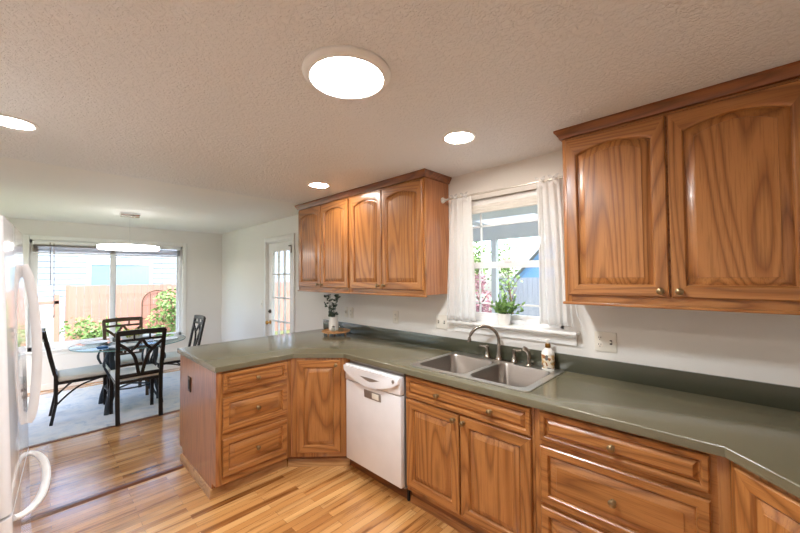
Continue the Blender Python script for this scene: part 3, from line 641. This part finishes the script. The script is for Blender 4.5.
obj('stems',st,mLeafD,t); obj('leaves',g,mLeafD,t)
t=thing('glass_jar','small clear glass jar beside the vase on the tray','jar',(-2.573,-.165,.957)); obj('jar',G().lathe([(.026,0),(.029,.004),(.029,.05),(.02,.062),(.018,.07),(.016,.07),(.018,.06),(.026,.05),(.026,.006),(.002,.004)],(0,0,0),20),mJar,t); obj('stopper',G().lathe([(.015,.066),(.016,.072),(.013,.085),(.003,.09)],(0,0,0),16),mJar,t)
t=thing('glass_jar','little glass shaker standing at the nearer edge of the tray','jar',(-2.59,-.245,.957)); obj('jar',G().lathe([(.018,0),(.02,.003),(.019,.04),(.015,.05),(.013,.05),(.016,.04),(.017,.005),(.002,.004)],(0,0,0),18),mJar,t); obj('lid',G().lathe([(.016,.048),(.016,.056),(.010,.062),(.002,.063)],(0,0,0),16),mChrome,t)
# ================================================================ CEILING LIGHTS
t=thing('ceiling_light','large round tubular skylight diffuser with a white ring','ceiling light',(-.718,-1.487,ZC))
obj('ring',G().lathe([(.172,0),(.172,-.008),(.162,-.020),(.150,-.026),(.144,-.026),(.139,-.022),(.138,0)],(0,0,0),48),mTrim,t); obj('diffuser',G().lathe([(.1375,-.002),(.1375,-.006),(.09,-.009),(.002,-.010)],(0,0,0),48),mTube,t)
def can(x,y,label,r=.098):
    t=thing('recessed_light',label,'ceiling light',(x,y,ZC),group=None); obj('trim_ring',G().lathe([(r,0),(r,-.004),(r-.012,-.008),(r-.02,-.005),(r-.022,0)],(0,0,0),36),mTrim,t); obj('lamp',G().lathe([(r-.021,-.001),(r-.021,-.004),(r*.4,-.006),(.002,-.006)],(0,0,0),36),mCan,t)
can(-.768,-.645,'recessed ceiling light nearest the sink window'); can(-2.232,-.64,'recessed ceiling light beside the left wall cabinets'); can(-2.262,-2.43,'recessed ceiling light cut by the left edge of the photo')
can(-.768,-2.43,'unseen recessed ceiling light added above the aisle to brighten the room')  # extra unseen can, added for more room light
# ================================================================ DINING
PX,PY=-5.0,-1.562
t=thing('pendant_light','crystal ring pendant light hanging over the dining table','pendant light',(PX,PY,ZC))
obj('canopy',G().box(-.05,.05,-.098,.098,-.028,.004,.003).box(-.045,.045,-.092,.092,-.046,-.03,.003),mChrome,t)
obj('cable',G().tube([(0,0,-.03),(0,0,-.395)],.0014,5),mChrome,t); obj('crossbar',G().tube([(0,-.30,-.40),(0,.30,-.40)],.003,6).tube([(-.3,0,-.40),(.3,0,-.40)],.003,6),mChrome,t)
obj('ring_band',G().lathe([(.300,-.405),(.306,-.405),(.306,-.395),(.300,-.395),(.300,-.405)],(0,0,0),56),mChrome,t)
obj('glow_ring',G().lathe([(.292,-.445),(.303,-.445),(.303,-.405),(.292,-.405),(.292,-.445)],(0,0,0),56),mRing,t)
for nm,zz in (('upper_crystal_fringe',-.400),('lower_crystal_fringe',-.450)):
    g=G(); rows=[]
    for i in range(72):
        a=2*PI*i/72; rr=.0085 if i%2 else .0055; rows.append([g.b.verts.new(((.302+rr*math.cos(2*PI*k/6))*math.cos(a),(.302+rr*math.cos(2*PI*k/6))*math.sin(a),zz+rr*math.sin(2*PI*k/6))) for k in range(6)])
    for i in range(72):
        for k in range(6): g.b.faces.new((rows[i][k],rows[i][(k+1)%6],rows[(i+1)%72][(k+1)%6],rows[(i+1)%72][k]))
    obj(nm,g,mJar,t)
tag(obj('rug',G().box(-6.19,-4.285,-2.72,-.69,.0005,.010,.003),mRug),'faded pale blue rug under the dining table','rug')
TX,TY=-4.93,-1.54
t=thing('dining_table','round glass dining table on curved dark metal legs','dining table',(TX,TY,.0102))
obj('glass_top',G().lathe([(.002,.728),(.548,.728),(.555,.732),(.555,.738),(.548,.742),(.002,.742)],(0,0,0),64),mTGlass,t); obj('glass_edge',G().lathe([(.554,.730),(.5575,.731),(.5575,.739),(.554,.740),(.554,.730)],(0,0,0),64),mTEdge,t)
obj('top_ring',G().lathe([(.27,.700),(.31,.700),(.31,.726),(.27,.726),(.27,.700)],(0,0,0),40),mIron2,t)
for a in (45,135,225,315):
    c,s=math.cos(R(a)),math.sin(R(a))
    def q(r,z): return (r*c,r*s,z)
    lg=obj('leg',G().tube(spline([q(.36,0),q(.345,.1),q(.30,.25),q(.27,.42),q(.29,.58),q(.30,.70)],6),.024,8,flat=.7),mIron2,t)
    obj('scroll_bar',G().tube(spline([q(.335,.06),q(.25,.22),q(.33,.42),q(.40,.56),q(.34,.68),q(.29,.705)],6),.014,8,flat=.7).tube(spline([q(.29,.30),q(.20,.45),q(.19,.58),q(.27,.70)],6),.011,8),mIron2,lg)
obj('stretcher',G().lathe([(.235,.235),(.25,.235),(.25,.25),(.235,.25),(.235,.235)],(0,0,0),36).tube([(-.20,-.20,.242),(.20,.20,.242)],.010,8).tube([(.20,-.20,.242),(-.20,.20,.242)],.010,8),mIron2,t)
def make_chair(label,mat,loc,rz):
    "origin under the seat centre; faces +y, back at -y"
    t=thing('dining_chair',label,'chair',loc,rz,group=None)
    yb=-.215
    def by(z): return yb-.10*max(0,(z-.45))/.52
    obj('seat_cushion',G().box(-.205,.205,-.205,.225,.432,.486,.022,seg=3),mCush,t)
    obj('seat_frame',G().box(-.20,.20,-.215,-.195,.404,.433,.003).box(-.20,.20,.20,.22,.404,.433,.003).box(-.20,-.18,-.2,.2,.404,.433,.003).box(.18,.20,-.2,.2,.404,.433,.003),mat,t)
    for s in (-1,1):
        obj('rear_leg',G().tube([(s*.185,yb-.035,0),(s*.187,yb,.22),(s*.188,yb,.45),(s*.19,by(.6),.6),(s*.195,by(.78),.78),(s*.2,by(.955),.955)],.026,4,flat=.7,up=(0,1,0)),mat,t)
        obj('front_leg',G().tube([(s*.188,.215,0),(s*.188,.205,.42)],.022,4,up=(0,1,0)),mat,t)
        obj('side_brace',G().tube(spline([(s*.187,yb+.005,.20),(s*.187,yb+.10,.30),(s*.187,-.0,.375),(s*.187,.19,.425)],6),.009,6).tube(spline([(s*.187,yb+.005,.31),(s*.187,yb+.06,.36),(s*.187,-.10,.425)],4),.007,6),mat,t)
    n=10
    def slab(z,h,th,crown):
        g=G(); P=[]
        for i in range(n+1):
            u=-1+2*i/n; P.append((u*.205,by(z)-.018*(1-u*u),z+crown*(1-u*u)))
        g.tube(P,h,4,flat=th,up=(0,1,0)); return g
    obj('top_rail',slab(.942,.036,.5,.006),mat,t); obj('second_rail',slab(.866,.018,.7,.002),mat,t)
    obj('spacers',G().box(-.075,-.06,by(.91)-.022,by(.91)-.008,.87,.935).box(.06,.075,by(.91)-.022,by(.91)-.008,.87,.935),mat,t)
    g=G()
    for s in (-1,1):
        g.tube(spline([(s*.19,by(.83),.835),(s*.12,by(.77)-.008,.775),(s*.055,by(.68)-.012,.68),(s*.012,by(.5)-.006,.48)],7),.021,4,flat=.6,up=(0,1,0))
        g.tube(spline([(s*.004,by(.865)-.017,.866),(s*.05,by(.79)-.014,.79),(s*.10,by(.745)-.01,.748)],6),.019,4,flat=.6,up=(0,1,0))
    obj('back_lattice',g,mat,t); obj('lower_rail',G().box(-.188,.188,yb-.012,yb+.012,.462,.502,.003),mat,t)
    return t
make_chair('black metal dining chair with its open back toward the kitchen',mIron,(-4.47,-1.565,.0102),PI/2)
make_chair('dark metal dining chair with white cushion near the refrigerator side, seen sideways',mIron,(-4.93,-1.975,.0102),0)
make_chair('bronze brown dining chair behind the table in front of the window',mIronB,(-5.36,-1.53,.0102),-PI/2)
make_chair('black dining chair at the far right of the table near the wall',mIron,(-5.09,-1.06,.0102),PI)
for i,(a,lab) in enumerate(((180+62,'white plate with dark rim at the left place setting'),(62,'white plate with dark rim at the right hand place setting'),(150,'white plate at the window side place setting'),(-20,'white plate at the place nearest the kitchen'))):
    px,py=TX+.36*math.cos(R(a)),TY+.36*math.sin(R(a))
    t=thing('plate',lab,'plate',(px,py,.7525),group=None); obj('dish',G().lathe([(.002,.003),(.07,.003),(.08,.006),(.128,.016),(.131,.014),(.082,.0),(.002,0)],(0,0,0),32),mCer,t); obj('dark_rim',G().lathe([(.1305,.0165),(.132,.0165),(.132,.015),(.1305,.015),(.1305,.0165)],(0,0,0),32),mIron2,t)
mNap=plain('blue_cloth',srgb(40,96,150),.8)
tag(obj('napkin',G().box(TX+.18,TX+.29,TY-.34,TY-.25,.752,.764,.004).xf(Matrix.Identity(4)),mNap),'folded blue napkin on the glass table','napkin')
t=thing('centerpiece_bowl','white bowl of yellow green foliage in the middle of the table','bowl',(TX,TY,.7525))
obj('bowl',G().lathe([(.05,0),(.055,.004),(.10,.05),(.115,.08),(.108,.08),(.09,.045),(.002,.012)],(0,0,0),28),mCer,t)
rng=random.Random(5); g=G()
for i in range(150):
    a=rng.uniform(0,2*PI); rr=rng.uniform(0,.11); d=(math.cos(a)*rng.uniform(.1,.9),math.sin(a)*rng.uniform(.1,.9),rng.uniform(.3,1)); g.leaf((rr*math.cos(a),rr*math.sin(a),.06+rng.uniform(0,.03)),d,(0,0,1) if i%2 else (1,0,.3),rng.uniform(.04,.085),.022,.25)
obj('foliage',g,mLeafY,t)
# ================================================================ OUTSIDE
GZ=-.35
struct('ground',G().box(-30,12,-25,30,GZ-.2,GZ),mLawn); struct('patio_slab',G().box(-6.3,1.5,.14,4.3,GZ-.001,GZ+.05),mConc)
def fence(name,label,p0,p1,h,mat,bw=.14,rail=True,gap=.006):
    p0,p1=Vector((*p0,GZ)),Vector((*p1,GZ)); d=(p1-p0); L=d.length; ang=math.atan2(d.y,d.x); t=thing(name,label,'fence',p0,ang); n=int(L/bw)
    g=G(); rng=random.Random(len(label))
    for i in range(n): g.box(i*bw,(i+1)*bw-gap,-.01,.01,.02,h+rng.uniform(-.006,.006))
    obj('boards',g,mat,t)
    if rail: obj('rails',G().box(0,L,.01,.05,.3,.38).box(0,L,.01,.05,h-.3,h-.22),mat,t)
    for i in range(int(L/2.4)+1): obj('post',G().box(i*2.4-.045,i*2.4+.045,.05,.14,-.0,h+.02),mat,t)
    return t
fence('wooden_fence','tall cedar board fence outside the dining window',(-11,-1.86),(-11,6.2),1.695,mFence)
t=thing('lattice_fence','low white fence section with a wood top rail beyond the dining window','fence',(-11.05,-6.13,GZ)); g=G()
for i in range(30): g.box(-.012,.012,i*.14,i*.14+.134,.02,1.22)
obj('boards',g,mWhiteP,t); obj('top_rail',G().box(-.05,.05,0,4.12,1.28,1.36,.005),mFence,t); obj('post',G().box(-.05,.05,4.03,4.12,0,1.5),mFence,t)
t=thing('garden_gate','arched top wire garden trellis against the cedar fence','trellis',(-10.93,-.12,GZ)); g=G()
P=[(0,-.33,0),(0,-.33,1.2)]+[(0,.33*math.cos(a),1.2+.33*math.sin(a)) for a in [PI-PI*i/14 for i in range(15)]]+[(0,.33,0)]; g.tube(P,.012,6); obj('arch_frame',g,mIronB,t)
g=G()
for y in (-.15,.0,.15): g.tube([(0,y,0),(0,y,1.2+.28)],.006,5)
for z in (.4,.8,1.15): g.tube([(0,-.33,z),(0,.33,z)],.006,5)
obj('wires',g,mIronB,t); t.name='garden_trellis'
def house(name,label,loc,W,D,H,mat,win,rz=0,gable=0.):
    t=thing(name,label,'house',loc,rz); g=G()
    n=int(H/.17)
    for i in range(n): g.prism([(0,i*.17),(.022,i*.17),(.004,(i+1)*.17),(0,(i+1)*.17)],-W/2,W/2,axis='x') if False else g.b
    # clapboards: each course leans out at its lower edge
    for i in range(n): z=i*.17; g._new([(-W/2,-.022,z),(W/2,-.022,z),(W/2,-.002,z+.17),(-W/2,-.002,z+.17),(-W/2,0,z),(W/2,0,z)],[(0,1,2,3),(0,4,5,1)])
    g.box(-W/2,W/2,0,D,0,H)
    if gable: g.prism([(-W/2,H),(W/2,H),(0,H+gable)],0,D,axis='y')
    obj('siding_wall',g,mat,t,smooth=False)
    if gable:
        g=G()
        for s in (-1,1): g.prism([(0,H+gable),(s*(W/2+.4),H-.4*gable/(W/2)),(s*(W/2+.4),H-.4*gable/(W/2)+.14),(0,H+gable+.14)],-.35,D+.3,axis='y')
        obj('roof',g,mRoof,t); g=G()
        for s in (-1,1): g.prism([(0,H+gable-.02),(s*(W/2+.4),H-.4*gable/(W/2)-.02),(s*(W/2+.4),H-.4*gable/(W/2)+.12),(0,H+gable+.12)],-.40,-.35,axis='y')
        obj('bargeboard',g,mWhiteP,t)
    else: obj('roof',G().prism([(-.5,H),(-.5,H+.12),(D/2,H+1.6),(D+.5,H+.12),(D+.5,H)],-W/2-.4,W/2+.4,axis='x'),mRoof,t)
    for (a,b,c,d) in win:
        f=obj('window',G().box(a-.1,b+.1,-.05,-.0,c-.1,c).box(a-.1,b+.1,-.05,0,d,d+.1).box(a-.1,a,-.05,0,c,d).box(b,b+.1,-.05,0,c,d),mWhiteP,t); obj('pane',G().box(a,b,-.03,-.02,c,d),mPaneB,f)
    return t
# far house: front face looks toward +x
house('neighbor_house','pale sided house with a wide window beyond the dining fence',(-14,-.5,GZ),16,7,4.2,mSiding,[(-.74,.74,1.2,2.30)],PI/2)
house('neighbor_house','blue gabled house beyond the grey fence outside the sink window',(-4.55,12.5,GZ),4.2,6,1.80,mSidingB,[(.3,1.0,1.0,1.7)],0,2.18)
fence('grey_fence','weathered grey board fence seen through the sink window',(-5.4,8.0),(4.0,8.0),1.78,mFenceG,.15)
# patio cover
t=thing('patio_cover','white patio cover with milky roof panels outside the sink window','patio cover',(-2.5,2.2,GZ)); 
obj('post',G().box(-.62-.055,-.62+.055,1.78,1.89,.05,2.72,.006),mWhiteP,t); obj('post',G().box(3.0,3.11,1.78,1.89,.05,2.72,.006),mWhiteP,t); obj('post',G().box(-3.6,-3.49,1.78,1.89,.05,2.72,.006),mWhiteP,t)
obj('beam',G().box(-3.8,3.6,1.77,1.90,2.58,2.86,.006),mWhiteP,t); obj('eave_soffit',G().box(-3.8,3.6,-2.06,-1.08,2.49,2.62).box(-3.8,3.6,-2.06,-1.95,2.62,2.95),mWhiteP,t)
for i in range(6): obj('rafter',G().prism([(-2.0,2.96),(2.05,2.86),(2.05,2.93),(-2.0,3.05)],-3.7+i*1.4,-3.66+i*1.4,axis='x'),mWhiteP,t)
obj('roof_panel',G().prism([(-2.06,3.06),(2.2,2.935),(2.2,2.945),(-2.06,3.07)],-3.8,3.6,axis='x'),mPoly,t)
# plants outside
def tree(name,label,loc,h,r,mat,nleaf,trunk=.06,sz=.12,seed=1,squash=1.,cat='tree',base=.45):
    rng=random.Random(seed); t=thing(name,label,cat,loc); g=G(); tr=G(); tr.tube(spline([(0,0,0),(.06,.03,h*.3),(-.03,0,h*.6),(.02,.02,h*.85)],4),[trunk]*4+[trunk*.75]*4+[trunk*.45]*4+[trunk*.2],8)
    for i in range(12):
        a=rng.uniform(0,2*PI); z=h*rng.uniform(.3,.75); e=Vector((math.cos(a)*r*.8,math.sin(a)*r*.8,z+h*.18)); tr.tube([Vector((0,0,z)),(Vector((0,0,z))+e)/2+Vector((0,0,.06)),e],[trunk*.35,trunk*.2,trunk*.08],5)
    blobs=[(Vector((rng.uniform(-1,1)*r*.6,rng.uniform(-1,1)*r*.6,h*(base+(1-base)*rng.uniform(.1,.85)))),r*rng.uniform(.35,.6)) for _ in range(12)]
    for i in range(nleaf):
        c,q=blobs[i%12]; d=Vector((rng.gauss(0,1),rng.gauss(0,1),rng.gauss(0,1))).normalized(); p=c+d*q*rng.uniform(.55,1.05)*Vector((1,1,squash)).length/1.732; g.leaf(p,Vector((rng.gauss(0,1),rng.gauss(0,1),rng.gauss(0,.7))),(rng.gauss(0,1),rng.gauss(0,1),1),sz*rng.uniform(.7,1.3),sz*.55,.2)
    obj('trunk',tr,mBark,t); obj('crown',g,mat,t); return t
tree('garden_shrub','loose green shrub at the fence corner outside the dining window',(-10.3,.15,GZ),1.55,.6,mLeafL,1100,.02,.10,2,cat='shrub',base=.2)
tree('garden_shrub','low green shrub below the cedar fence end outside the dining window',(-10.2,-1.45,GZ),.95,.5,mLeafL,900,.02,.09,3,cat='shrub',base=.15)
tree('garden_shrub','green bush behind the chairs at the middle of the dining window',(-9.55,-.55,GZ),.7,.36,mLeafL,700,.02,.09,6,cat='shrub',base=.15)
tree('garden_tree','leafy green tree beyond the patio post outside the sink window',(-5.65,6.7,GZ),3.1,.62,mLeafL,2600,.06,.13,4,base=.4)
tree('blossom_tree','pink blossoming tree at the patio edge outside the sink window',(-3.95,4.85,GZ),1.95,.5,mLeafP,1300,.04,.08,5,base=.3)
tree('blossom_tree','thin branched tree with sparse leaves in front of the grey fence',(-4.0,6.4,GZ),2.95,.5,mLeafL,420,.035,.10,9,base=.35)
